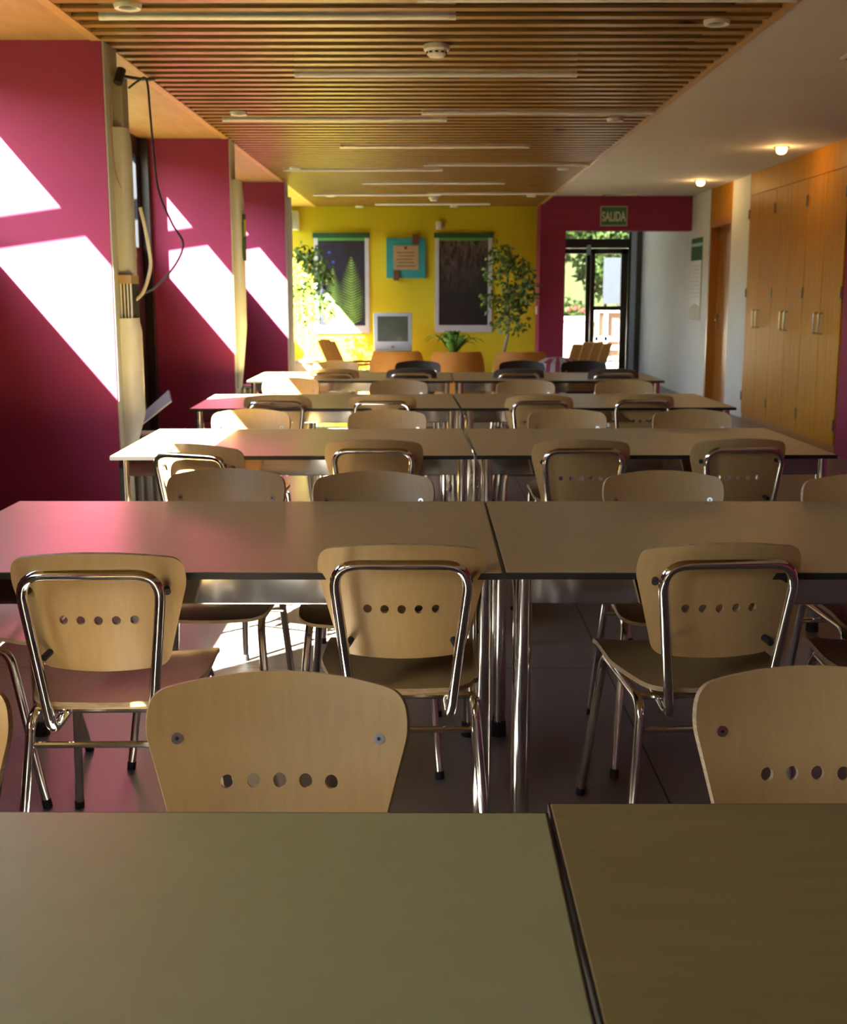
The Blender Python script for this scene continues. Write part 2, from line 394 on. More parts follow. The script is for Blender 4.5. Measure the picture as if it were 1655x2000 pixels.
# unseen timber frame, made up so its rafters stripe the sunlight
pg = thing('pergola', 'timber pergola outside the strip windows', 'pergola', (-3.5, 0, 0))
obj('beam', boxbm(-.08, .08, 2.0, 17.5, 2.42, 2.56), M['dark_timber'], pg)
for yy in (2.2, 9.7, 17.2): obj('post', boxbm(-.06, .06, yy-.06, yy+.06, -.1, 2.42), M['dark_timber'], pg)
for yf, zc in ((5.98, 1.67), (9.64, 1.78), (13.30, 1.91)):
    bm = NB(); add_box(bm, -.05, 1.16, -.02, .02, -.052, .052)
    for v in bm.verts: v.co.z += .14*(v.co.x-.67); v.co.y += yf-.8; v.co.z += zc+.96
    obj('rafter', bm, M['dark_timber'], pg)
struct('floor.001', boxbm(-30, XL-.06, -10, 40, -.3, -.1), M['ground'], 'dark lawn beside the strip windows')

t = thing('conifer_hedge', 'dark clipped hedge outside the strip windows', 'hedge', (-9, 24, -.1))  # added dark backdrop, keeps the glimpse through the glass from glaring
bm = NB(); add_box(bm, -9, 6.0, 0, 1.2, 0, 6); bmesh.ops.subdivide_edges(bm, edges=bm.edges, cuts=12, use_grid_fill=True)
for v in bm.verts:
    if v.co.z > .1: v.co += Vector((random.uniform(-.15, .15), random.uniform(-.15, .15), random.uniform(-.15, .15)))
obj('foliage', bm, M['conifer'], t)
t = thing('conifer_hedge', 'long dark clipped hedge across the lawn from the windows', 'hedge', (-11, 5, -.1))  # unseen, added to keep low sky light off the cross walls
bm = NB(); add_box(bm, -.6, .6, -18, 17, 0, 2.9); bmesh.ops.subdivide_edges(bm, edges=bm.edges, cuts=14, use_grid_fill=True)
for v in bm.verts:
    if v.co.z > .1: v.co += Vector((random.uniform(-.15, .15), random.uniform(-.15, .15), random.uniform(-.15, .15)))
obj('foliage', bm, M['conifer'], t)
# column trunking at the ends of the magenta walls
def end_cover(y0, y1, z0, z1, bulge, taper=False, n=12):
    """rounded cover bulging from the wall end towards the room"""
    bm = NB(); rings = []; cy, r = (y0+y1)/2, (y1-y0)/2
    for q in [0, .03, .08, .15, .22, .3, .45, .6, .75, .9, .97, 1]:
        z = z0+(z1-z0)*q; s = 1.0
        if taper: s = min(1, .30+2.4*q) if q < .3 else 1
        if q > .96: s *= .88
        rings.append([bm.verts.new((-1.543+bulge*s*max(0, math.sin(PI*k/n))**.6, cy-r*math.cos(PI*k/n), z)) for k in range(n+1)])
    m = n+1
    for i in range(len(rings)-1):
        for k in range(m): bm.faces.new((rings[i][k], rings[i][(k+1) % m], rings[i+1][(k+1) % m], rings[i+1][k]))
    bm.faces.new(rings[0]); bm.faces.new(rings[-1]); return bm
for i, y in enumerate(FINS[2:]):
    lab = ['beige column trunking with open socket slot on the nearest magenta wall', 'beige rounded column with a green notice on the second magenta wall', 'thin beige column at the end of the third magenta wall'][i]
    t = thing('column_trunking', lab, 'column', (0, y, 0), 0, 'column trunking on the window side')
    obj('end_plate', boxbm(-1.55, -1.543, .006, .25, 0, ZS), M['beige'], t)
    if i == 0:
        obj('lower_cover', end_cover(.09, .25, .56, 1.25, .088, True), M['beige_white'], t, True)
        obj('upper_cover', end_cover(.11, .25, 1.46, 2.17, .072), M['beige'], t, True)
        obj('duct', boxbm(-1.543, -1.492, .13, .24, 2.17, 2.42), M['duct'], t)
        sk = obj('socket_strip', boxbm(-1.543, -1.482, .125, .25, 1.25, 1.46), M['rubber'], t)
        for q in range(4): obj('slot_bar', boxbm(-1.540+q*.0165, -1.5335+q*.0165, .112, .125, 1.25, 1.42), M['beige_white'], sk)
        obj('hood', boxbm(-1.543, -1.478, .09, .25, 1.42, 1.462), M['kraft'], sk)
        obj('duct_cap', tubebm([(-1.505, .10, 2.37), (-1.49, .13, 2.44)], .022), M['cable_black'], t, True)
    elif i == 1:
        obj('upper_cover', end_cover(.06, .25, .62, 2.25, .075, True), M['beige'], t, True)
        obj('notice', boxbm(-1.470, -1.464, .09, .22, 1.63, 1.99), M['notice_grn'], t)
        obj('notice_band', boxbm(-1.464, -1.461, .10, .21, 1.82, 1.95), M['notice_yel'], t)
    else:
        obj('upper_cover', end_cover(.08, .25, .3, 2.4, .05), M['beige'], t, True)
cab = [(-1.446, 2.376), (-1.40, 2.41), (-1.358, 2.418), (-1.347, 2.277), (-1.34, 2.135), (-1.322, 1.895), (-1.261, 1.725), (-1.21, 1.627), (-1.243, 1.529), (-1.336, 1.417), (-1.401, 1.375), (-1.445, 1.36)]
t = tag(obj('cable', tubebm(smooth_path([(x*1.035, 6.26, z) for x, z in cab], 8), .0055, 8), M['cable_black'], None, True), 'black cable drooping from ceiling corner to the socket slot', 'cable')
tag(obj('cable', tubebm(smooth_path([(-1.50, 6.11, 2.41), (-1.47, 6.3, 2.43), (-1.48, 6.6, 2.475), (-1.53, 7.0, 2.545)], 6), .009, 8), M['cable_black'], None, True), 'short black cable running from the duct top into the slats', 'cable')
tag(obj('cable', tubebm(smooth_path([(-1.46, 6.25, 1.80), (-1.44, 6.25, 1.70), (-1.425, 6.25, 1.60), (-1.42, 6.25, 1.503), (-1.455, 6.22, 1.38), (-1.50, 6.17, 1.33)], 6), .0095, 8), M['cable_cream'], None, True), 'thick cream cable looping beside the beige column', 'cable')
tag(obj('cable', tubebm(smooth_path([(-1.50, 6.09, 2.36), (-1.535, 6.06, 2.30), (-1.535, 6.07, 1.98), (-1.50, 6.11, 1.838), (-1.478, 6.17, 1.671), (-1.478, 6.21, 1.55)], 6), .0028, 6), M['kraft'], None, True), 'thin brown wire lying on the beige column cover', 'cable')

# radiators behind the cross walls, magazine on one
def radiator(name_label, y):
    t = thing('radiator', name_label, 'radiator', (0, y, 0), 0, 'radiators below the strip windows')
    bm = NB()
    for k in range(14): add_box(bm, -2.12+k*.05, -2.085+k*.05, 0, .09, .08, .60, bevel=.008)
    add_box(bm, -2.12, -1.42, .03, .06, .12, .56)
    obj('ribbed_body', bm, M['radiator'], t)
    obj('top_shelf', boxbm(-2.13, -1.38, -.03, .13, .602, .625), M['chrome_soft'], t)
    for x in (-2.0, -1.5): obj('foot', boxbm(x-.02, x+.02, .02, .07, 0, .12), M['radiator'], t)
radiator('pale green radiator behind the nearest beige column', 6.38)
radiator('pale green radiator behind the second beige column', 10.0)
t = thing('magazine', 'white magazine standing half open on the nearest radiator', 'magazine', (-1.49, 6.44, .627))
bm = NB(); add_box(bm, -.11, .13, -.08, .07, 0, .012); obj('lower_leaves', bm, M['paper'], t)
bm = NB(); add_box(bm, 0, .29, -.075, .075, 0, .010, M=Matrix.Translation((-.11, 0, .013)) @ Matrix.Rotation(math.radians(-41), 4, 'Y') @ Matrix.Rotation(math.radians(24), 4, 'X'))
for v in bm.verts: v.co.z = max(v.co.z, .013)
obj('raised_cover', bm, M['paper'], t)

# ------------------------------------------------------------------ ceiling fittings
TUBES = [(-1.416, 5.508), (-.73, 6.768), (-.05, 8.192), (-1.409, 8.492), (-.72, 10.124), (-1.40, 11.857), (-.05, 11.535), (-.72, 13.352), (-1.39, 14.902), (-.03, 14.753), (-.72, 16.395), (-.05, 5.205)]
wh = ['beside a round downlight, nearest on the left', 'in the middle before the nearest smoke detector', 'on the right in the second pair', 'on the left in the second pair', 'in the middle, second one', 'on the left in the third pair', 'on the right in the third pair', 'in the middle, third one', 'on the left of the small smoke detector', 'on the right of the small smoke detector', 'closest to the yellow wall', 'at the very top on the right']
t0 = None
for (x, y), s in zip(TUBES, wh):
    lab = 'unlit white fluorescent tube between pine slats, ' + s
    yy = -4.994 + .1543*round((y-.108+4.994)/.1543) + .108
    if t0 is None:
        t0 = thing('fluorescent_tube', lab, 'lamp', (x, yy, ZS), 0, 'fluorescent tubes in the slat ceiling')
        obj('tube', tubebm([(.03, 0, -.010), (1.50, 0, -.010)], .0145, 12), M['tube_glass'], t0, True)
        obj('end_cap', tubebm([(0, 0, -.010), (.03, 0, -.010)], .0155, 12), M['plastic_white'], t0, True)
        obj('end_cap', tubebm([(1.50, 0, -.010), (1.53, 0, -.010)], .0155, 12), M['plastic_white'], t0, True)
        obj('batten', boxbm(0, 1.53, -.010, .010, .002, .12), M['plastic_white'], t0)
    else: dup(t0, (x, yy, ZS), 0, lab)
DL = [(-1.25, 5.274), (1.263, 5.587), (-1.258, 8.282), (1.275, 8.589), (-1.27, 11.763), (1.275, 11.857), (1.247, 15.131), (-1.2, 15.05), (-.95, 16.9), (.34, 16.9)]
wh = ['top left corner of the ceiling', 'top right near the white ceiling', 'left beside a tube end, second on that side', 'right, second from the viewer on that side', 'left, third from the viewer on that side', 'right, third from the viewer on that side', 'right, farthest on that side', 'left, farthest on that side', 'above the fern poster by the yellow wall', 'above the forest poster by the yellow wall']
d0 = None
for (x, y), s in zip(DL, wh):
    lab = 'unlit round white downlight in pine slats, ' + s
    if d0 is None:
        d0 = thing('ceiling_downlight', lab, 'lamp', (x, y, ZS), 0, 'downlights in the slat ceiling')
        obj('trim_ring', add_lathe(NB(), [(.036, .002), (.038, -.014), (.054, -.018), (.058, -.005), (.058, .002)], 28), M['plastic_white'], d0, True)
        obj('reflector', add_lathe(NB(), [(.004, -.004), (.036, -.006), (.036, -.001), (.004, -.001)], 24), M['chrome_soft'], d0, True)
    else: dup(d0, (x, y, ZS), 0, lab)
for (x, y), lab in (((.036, 6.10), 'round white smoke detector nearest on the slat ceiling'), ((.055, 15.25), 'small round white smoke detector far along the slat ceiling')):
    t = thing('smoke_detector', lab, 'smoke detector', (x, y, ZS), 0, 'smoke detectors')
    obj('base', add_lathe(NB(), [(.01, 0), (.062, 0), (.064, -.022), (.060, -.028), (.01, -.028)], 28), M['plastic_white'], t, True)
    obj('sensor_cap', add_lathe(NB(), [(.048, -.028), (.046, -.045), (.036, -.056), (.008, -.058)], 28), M['plastic_white'], t, True)
    bm = NB()
    for k in range(10):
        a = 2*PI*k/10; add_box(bm, -.008, .008, -.003, .003, -.042, -.034, M=Matrix.Rotation(a, 4, 'Z') @ Matrix.Translation((0, -.0475, 0)))
    obj('vent_slots', bm, M['rubber'], t)
for (x, y), s in (((3.12, 11.06), 'glowing warm downlight nearest on the white ceiling above the cupboards'), ((3.11, 14.24), 'glowing warm downlight on the white ceiling before the wooden door')):
    t = thing('lit_downlight', s, 'lamp', (x, y, ZC), 0, 'lit downlights on the white ceiling')
    obj('trim_ring', add_lathe(NB(), [(.046, .0), (.048, -.008), (.066, -.010), (.070, .0)], 24), M['chrome_soft'], t, True)
    obj('bulb', add_lathe(NB(), [(.045, 0), (.045, -.03), (.036, -.052), (.015, -.062), (.004, -.063)], 20), M['bulb'], t, True)
    ld = bpy.data.lights.new('bulb_light', 'POINT'); ld.energy = 1.8; ld.color = (1, .66, .3); ld.shadow_soft_size = .05
    lo = bpy.data.objects.new('bulb_light', ld); C.objects.link(lo); lo.parent = t; lo.location = (0, 0, -.13)
t = thing('air_grille', 'white square air grille on the white ceiling at the right', 'vent', (2.36, 6.87, ZC))
obj('frame', boxbm(-.10, .14, -.10, .10, -.012, 0), M['plastic_white'], t)
bm = NB()
for k in range(5): add_box(bm, -.08, .12, -.08+k*.036, -.062+k*.036, -.018, -.012)
obj('louvre', bm, M['chrome_soft'], t)
t = thing('linear_vent', 'long grey vent on the ceiling above the exit sign', 'vent', (2.52, 16.30, ZC))
obj('frame', boxbm(-.24, .24, -.07, .07, -.012, 0), M['chrome_soft'], t)
bm = NB()
for k in range(3): add_box(bm, -.22, .22, -.05+k*.04, -.03+k*.04, -.016, -.012)
obj('louvre', bm, M['duct'], t)

# ------------------------------------------------------------------ right side: cupboards, door, poster
YCAB = [(10.38, 11.46), (11.46, 12.50), (12.50, 13.51)]
for i, (a, b) in enumerate(YCAB):
    t = thing('wall_cupboard', 'tall orange wood cupboard, ' + ['nearest to the magenta wall', 'in the middle of three', 'next to the white pier'][i], 'cupboard', (XR, (a+b)/2, 0), 0, 'built-in cupboards on the right wall')
    h = (b-a)/2
    obj('carcass', boxbm(.012, .19, -h+.001, h-.001, 0, 2.42), M['cabinet'], t)
    for s in (-1, 1):
        d = obj('door', boxbm(-.010, .010, min(s*.003, s*(h-.004)), max(s*.003, s*(h-.004)), .07, 2.415, bevel=.002), M['cabinet'], t)
        obj('handle', tubebm(fillet([(-.01, s*.07, 1.02), (-.045, s*.07, 1.02), (-.045, s*.07, 1.20), (-.01, s*.07, 1.20)], .012), .008, 10), M['chrome_soft'], d, True)
        for z in (.25, 1.38, 2.22): obj('hinge', boxbm(-.022, -.009, s*(h-.006)-.011, s*(h-.006)+.011, z-.05, z+.05), M['chrome_soft'], d)
    obj('plinth', boxbm(.004, .012, -h, h, 0, .07), M['door_wood'], t)
struct('trim_3', boxbm(XR-.012, XR+.2, 10.36, 13.52, 2.42, ZC), M['cabinet'], 'orange wood fascia above the cupboards')
dr = bpy.data.objects.new('door_1', None); C.objects.link(dr); dr.location = (XR, 14.88, 0)
tag(dr, 'recessed orange wood door between white piers', None, None, 'structure')
bm = NB(); add_box(bm, .0, .17, -.549, -.50, 0, 2.24); add_box(bm, .0, .17, .50, .549, 0, 2.24); add_box(bm, 0, .17, -.5, .5, 2.18, 2.24); obj('door_frame', bm, M['door_wood'], dr)
obj('top_panel', boxbm(0, .16, -.549, .549, 2.24, ZC), M['cabinet'], dr)
lf = obj('door_leaf', boxbm(.11, .155, -.5, .5, 0.005, 2.18), M['door_wood'], dr)
hd = obj('handle', tubebm(fillet([(.11, .40, 1.06), (.06, .40, 1.06), (.06, .26, 1.05)], .012), .010, 10), M['chrome_soft'], lf, True)
obj('lock_plate', boxbm(.104, .11, .37, .43, .92, 1.12), M['chrome_soft'], lf)
obj('door_sign', boxbm(.102, .11, -.22, -.10, 1.60, 1.92, bevel=.003), M['lilac'], lf)
t = thing('wall_poster', 'narrow nature poster on the white wall beside the wooden door', 'poster', (XR, 16.1, 0))
obj('sheet', boxbm(-.006, 0, -.34, .34, 1.03, 2.09), M['paper'], t)
obj('top_picture', boxbm(-.008, -.006, -.34, .34, 1.80, 2.09), M['notice_grn'], t)
obj('top_band', boxbm(-.010, -.008, -.34, .34, 1.98, 2.02), M['green_light'], t)
bm = NB()
vs = [(.34, 1.03), (.34, 1.16), (.2, 1.22), (0, 1.25), (-.2, 1.22), (-.34, 1.20), (-.34, 1.03)]
f = bm.faces.new([bm.verts.new((-.0075, yy, zz)) for yy, zz in vs]); r = bmesh.ops.extrude_face_region(bm, geom=[f])
for v in r['geom']:
    if isinstance(v, bmesh.types.BMVert): v.co.x += .0015
obj('bottom_picture', bm, M['duct'], t)
obj('side_line', boxbm(-.0075, -.006, -.34, -.30, 1.2, 1.80), M['notice_grn'], t)
bm = NB()
for k in range(9): add_box(bm, -.0072, -.006, -.2, .25, 1.33+k*.05, 1.336+k*.05)
obj('text_lines', bm, M['stripe_w'], t)

# ------------------------------------------------------------------ lobby and exit
dx = bpy.data.objects.new('door_2', None); C.objects.link(dx); dx.location = (0, YD, 0)
tag(dx, 'dark framed glass exit doors at the end of the lobby', None, None, 'structure')
bm = NB(); add_box(bm, 1.83, 3.30, -.04, .04, 2.11, 2.26); add_box(bm, 1.83, 3.30, -.04, .04, 2.56, 2.78); add_box(bm, 1.83, 1.93, -.04, .04, 0, 2.6)
add_box(bm, 3.29, 3.33, -.04, .04, 0, 2.78); obj('door_frame', bm, M['frame_dark'], dx)
obj('alu_jamb', boxbm(3.33, 3.42, -.05, .05, 0, 2.78), M['frame_alu'], dx)
obj('bronze_jamb', boxbm(3.42, XR, -.06, .06, 0, 2.78), M['frame_brown'], dx)
obj('transom_pane', boxbm(1.93, 3.29, -.004, .004, 2.26, 2.56), M['glass_tint'], dx)
for a, b, k in ((1.94, 2.67, 0), (2.675, 3.285, 1)):
    lf = obj('door_leaf', None or NB(), M['frame_dark'], dx); bm = NB()
    add_box(bm, a, a+.07, -.03, .03, .02, 2.105); add_box(bm, b-(.075 if k == 0 else .11), b, -.03, .03, .02, 2.105)
    add_box(bm, a, b, -.03, .03, .02, .12); add_box(bm, a, b, -.03, .03, 2.02, 2.105); bm.to_mesh(lf.data); bm.free()
    obj('pane', boxbm(a+.07, b-.075, -.004, .004, .12, 2.02), M['glass_tint'], lf)
    if k: obj('push_bar', boxbm(a+.03, b-.03, -.09, -.05, 1.10, 1.17), M['frame_dark'], lf)
    else: obj('door_closer', boxbm(b-.07, b-.01, -.08, -.03, 2.0, 2.16), M['frame_alu'], lf)
t = thing('light_switch', 'small white switch on the lobby wall beside the exit door', 'switch', (XR, 19.9, 1.06))
obj('plate', boxbm(-.012, 0, -.05, .05, -.06, .06, bevel=.004), M['plastic_white'], t)
obj('rocker', boxbm(-.022, -.012, -.03, .03, -.04, .04, bevel=.003), M['plastic_white'], t)
t = thing('light_switch', 'small cream switch on the magenta wall edge by the tall plant', 'switch', (1.49, 16.8, 1.15))
obj('plate', boxbm(-.012, 0, -.05, .05, -.06, .06, bevel=.004), M['plastic_white'], t)
obj('rocker', boxbm(-.022, -.012, -.03, .03, -.04, .04, bevel=.003), M['plastic_white'], t)
t = thing('exit_sign', 'green SALIDA exit sign on the magenta lintel', 'sign', (2.465, YP, 2.39))
obj('border', boxbm(-.178, .178, -.010, 0, -.127, .127), M['sign_cream'], t)
obj('panel', boxbm(-.168, .168, -.014, -.010, -.117, .117), M['sign_green'], t)
cu = bpy.data.curves.new('lettering', 'FONT'); cu.body = 'SALIDA'; cu.size = .118; cu.align_x = 'CENTER'; cu.align_y = 'CENTER'; cu.extrude = .001; cu.offset = .003
tmp = bpy.data.objects.new('lettering_source', cu); C.objects.link(tmp); bpy.context.view_layer.update()
me = bpy.data.meshes.new_from_object(tmp.evaluated_get(bpy.context.evaluated_depsgraph_get())); me.name = 'lettering'
bpy.data.objects.remove(tmp)
xs = [v.co.x for v in me.vertices]; k = .318/(max(xs)-min(xs)); cx = (max(xs)+min(xs))/2
for v in me.vertices:
    x_, y_, z_ = v.co; v.co = ((x_-cx)*k, -.0152-z_, y_*1.45-.012)
me.materials.append(M['sign_cream']); lt = bpy.data.objects.new('lettering', me); C.objects.link(lt); lt.parent = t

# outdoors beyond the exit
struct('floor.002', boxbm(-2, 12, YD+.05, 45, -.3, -.02), M['terrace'], 'sunlit terrace paving beyond the exit')
t = thing('parapet', 'low white wall glaring in the sun beyond the exit', 'wall', (2.6, 25, -.02)); obj('body', boxbm(-2.2, .70, -.12, .12, 0, .86), M['out_white'], t); obj('coping', boxbm(-2.25, .72, -.17, .17, .86, .93), M['out_white'], t)
t = thing('terrace_railing', 'white railing with pinkish panels beyond the right exit door', 'railing', (4.1, 25, -.02))
obj('top_rail', boxbm(-.70, 1.5, -.05, .05, 1.02, 1.12), M['out_white'], t); obj('bottom_rail', boxbm(-.70, 1.5, -.05, .05, .44, .53), M['out_white'], t)
obj('kick_rail', boxbm(-.70, 1.5, -.05, .05, .26, .35), M['out_white'], t)
for x in (-.66, -.47, .06, .62, 1.2): obj('post', boxbm(x-.035, x+.035, -.05, .05, 0, 1.05), M['out_white'], t)
obj('panel', boxbm(-.70, 1.5, .055, .075, .12, 1.05), M['terracotta'], t)
t = thing('notice_board', 'plain blue grey board on posts behind the terrace railing', 'board', (3.95, 26.2, -.02))
obj('panel', boxbm(-.22, .42, -.02, .02, 1.18, 2.15), M['board_grey'], t)
for x in (-.16, .36): obj('post', boxbm(x-.03, x+.03, .02, .08, 0, 2.1), M['frame_dark'], t)
def leaf_cloud(c, r, n, size, seed, mi=0, bm=None, shell=.35):
    rnd = random.Random(seed); bm = bm or NB()
    for _ in range(n):
        v = Vector((rnd.gauss(0, 1), rnd.gauss(0, 1), rnd.gauss(0, 1))).normalized(); q = shell+(1-shell)*rnd.random()**.5
        p = Vector(c)+Vector((v.x*r[0], v.y*r[1], v.z*r[2]))*q
        d = Vector((rnd.gauss(0, 1), rnd.gauss(0, 1), rnd.gauss(0, .7)-.5)).normalized(); s = d.cross(Vector((rnd.random(), rnd.random(), 1))).normalized()
        l = size*(.7+.6*rnd.random()); nn = d.cross(s)*l*.12
        a, b_, e, g = p, p+d*l*.5+s*l*.24-nn, p+d*l, p+d*l*.5-s*l*.24-nn; mid = p+d*l*.5+nn
        A, B, Cc, D, Mm = [bm.verts.new(x) for x in (a, b_, e, g, mid)]
        for q3 in ((A, B, Mm), (B, Cc, Mm), (Cc, D, Mm), (D, A, Mm)): bm.faces.new(q3).material_index = mi
    return bm
t = thing('hedge', 'hedge with red flowers behind the white parapet', 'hedge', (0, 26.6, 0))
obj('foliage', leaf_cloud((2.3, 0, .95), (1.4, .5, .45), 900, .16, 3), M['hedge'], t)
bm = NB()
for k in range(12): add_lathe(bm, [(.005, -.05), (.05, -.02), (.05, .02), (.005, .05)], 8, (1.4+k*.17+random.random()*.05, -.62, 1.02+.06*random.random()))
obj('flower', bm, M['red'], t)
for (x, y, h, rr, n, sd_, lab) in ((1.9, 30, 2.6, (1.5, 1.3, 1.3), 2600, 5, 'leafy tree seen through the left exit door'), (4.9, 31.5, 2.7, (1.3, 1.2, 1.5), 2600, 8, 'leafy tree seen through the right exit door'), (6.0, 33, 2.8, (1.5, 1.2, 1.6), 1500, 9, 'leafy tree outside beyond the lobby wall'), (.2, 31, 2.8, (1.5, 1.2, 1.6), 1200, 10, 'leafy tree outside hidden behind the magenta pier')):
    if sd_ > 8: continue
    t = thing('garden_tree', lab, 'tree', (x, y, -.02), 0, 'trees beyond the terrace')
    obj('foliage', leaf_cloud((0, 0, h), rr, n, .24, sd_), M['hedge'], t)
    obj('trunk', tubebm([(0, 0, 0), (.05, 0, h*.5), (0, .05, h)], [.12, .10, .06]), M['bark'], t, True)
t = thing('garden_house', 'dark grey house front behind the garden trees', 'building', (3, 38, -.02)); obj('wall', boxbm(-7, 7, 0, 4, 0, 3.3), M['ground'], t); obj('roof', boxbm(-7.3, 7.3, -.4, 4.3, 3.3, 3.6), M['terracotta'], t)

# ------------------------------------------------------------------ yellow wall things
def framed_poster(x0, x1, z0, z1, label, kind):
    t = thing('framed_poster', label, 'poster', (0, YB, 0), 0, 'tall framed posters on the yellow wall')
    w_ = .055; y0, y1 = -.03, 0
    bm = NB(); add_box(bm, x0, x0+w_, y0, y1, z0, z1-.07); add_box(bm, x1-w_, x1, y0, y1, z0, z1-.07); add_box(bm, x0+w_, x1-w_, y0, y1, z0, z0+.10)
    obj('frame', bm, M['alu'], t)
    obj('header', boxbm(x0-.015, x1+.015, y0-.006, y1, z1-.07, z1), M['green_dark'], t)
    obj('header_stripe', boxbm(x0+w_, x1-w_, y0+.004, y1, z1-.105, z1-.07), M['green_light'], t)
    a, b, c, d = x0+w_, x1-w_, z0+.10, z1-.105
    if kind == 'fern':
        bm = NB(); add_box(bm, a, b, -.012, 0, c, d)
        def frond(bx, bz, tx, tz, wid, mi):
            n = 26; base = Vector((bx, bz)); tip = Vector((tx, tz)); ax = tip-base; L_ = ax.length; u = ax/L_; v = Vector((-u.y, u.x))
            for i in range(n):
                q = i/n; l = wid*(math.sin(PI*min(1, .28+q*.72))**.8)*(1-.35*q); p = base+ax*q
                for s in (-1, 1):
                    e = p+v*s*l+u*l*.45; h = L_/n*.30
                    tri = [p-u*h, e, p+u*h]
                    tri = [(min(max(t_.x, a+.002), b-.002), min(max(t_.y, c+.002), d-.002)) for t_ in tri]
                    if s > 0: tri.reverse()
                    bm.faces.new([bm.verts.new((t_[0], -.0135, t_[1])) for t_ in tri]).material_index = mi
        frond(b-.20, c+.02, b-.19, d-.20, .21, 1); frond(b-.22, c+.0, b-.05, c+.42, .12, 2)
        frond(a+.22, c+.0, a+.20, d-.36, .17, 1); frond(a+.20, c, a+.06, c+.36, .1, 2); frond(a+.30, c, a+.38, c+.3, .1, 2)
        for fx, fz in ((a+.155, d-.16), (a+.21, d-.29)):
            bm.faces.new([bm.verts.new((fx+(.032 if k % 2 else .014)*math.cos(k*PI/5), -.0138, fz+(.032 if k % 2 else .014)*math.sin(k*PI/5))) for k in range(10)]).material_index = 3
        obj('print', bm, [M['navy'], M['fern'], M['fern_dark'], M['blue']], t)
    else:
        obj('print', boxbm(a, b, -.012, 0, c, d), M['forest'], t)
framed_poster(-1.594, -.834, .833, 2.20, 'framed poster of green ferns and blue flowers on the yellow wall', 'fern')
framed_poster(.083, .875, .84, 2.20, 'framed poster of a dark forest on the yellow wall', 'forest')
t = thing('wall_plaque', 'square teal plaque with brown text sheet and dark corner blocks', 'plaque', (0, YB, 0))
obj('board', boxbm(-.59, -.044, -.05, 0, 1.587, 2.129, bevel=.004), M['teal'], t)
sh = obj('text_sheet', boxbm(-.491, -.144, -.056, -.05, 1.699, 2.026), M['kraft'], t)
bm = NB()
for k in range(5): add_box(bm, -.45+.02*(k % 2), -.19-.015*(k % 3), -.058, -.056, 1.745+k*.045, 1.757+k*.045)
add_box(bm, -.34, -.30, -.058, -.056, 1.975, 2.015); obj('text_lines', bm, M['brown_sq'], sh)
obj('corner_block', boxbm(-.228, -.144, -.085, -.05, 2.04, 2.178), M['brown_sq'], t)
obj('corner_block', boxbm(-.492, -.415, -.085, -.05, 1.552, 1.692), M['brown_sq'], t)
t = thing('alarm_sensor', 'small white alarm sensor above the forest poster', 'sensor', (.15, YB, 2.30))
obj('body', boxbm(-.055, .02, -.09, 0, -.055, .05, bevel=.012), M['plastic_white'], t, True)
obj('side_bracket', boxbm(.02, .06, -.05, 0, -.04, .04, bevel=.008), M['duct'], t, True)
t = thing('wall_speaker', 'white wall speaker high at the left of the yellow wall', 'speaker', (-1.84, YB, 2.36))
obj('box', boxbm(-.06, .05, -.14, 0, -.13, .13, bevel=.01), M['plastic_white'], t, True)
obj('grille', boxbm(-.045, .035, -.147, -.14, -.11, .11), M['stripe_w'], t)

# television on its stand
t = thing('tv_stand', 'low dark wooden stand under the television', 'stand', (-.484, 16.4, 0))
obj('top', boxbm(-.35, .35, -.25, .25, .56, .60), M['door_wood'], t); obj('shelf', boxbm(-.32, .32, -.22, .22, .22, .25), M['door_wood'], t)
for sx in (-1, 1):
    for sy in (-1, 1): obj('leg', boxbm(sx*.31-.025, sx*.31+.025, sy*.21-.025, sy*.21+.025, 0, .56), M['door_wood'], t)
t = thing('television', 'silver grey tube television before the yellow wall', 'television', (-.484, 16.3, .602))
bm = NB(); add_box(bm, -.256, .256, -.04, .10, .01, .52, bevel=.015); obj('front_case', bm, M['tv_grey'], t, True)
bm = NB(); add_box(bm, -.23, .23, .10, .34, .03, .50)
for v in bm.verts:
    if v.co.y > .2: v.co.x *= .6; v.co.z = .12+(v.co.z-.03)*.65
obj('tube_housing', bm, M['tv_grey'], t)
scr = NB(); n = 10; g = [[scr.verts.new((-.205+.41*i/n, -.041-.012*(1-(2*i/n-1)**2)*(1-(2*j/n-1)**2), .14+.335*j/n)) for j in range(n+1)] for i in range(n+1)]
for i in range(n):
    for j in range(n): scr.faces.new((g[i][j], g[i+1][j], g[i+1][j+1], g[i][j+1]))
obj('screen', scr, M['tv_screen'], t, True)
obj('button', boxbm(-.02, .02, -.048, -.04, .06, .08), M['stripe_r'], t)
obj('speaker_grille', boxbm(-.22, .22, -.043, -.04, .03, .045), M['duct'], t)

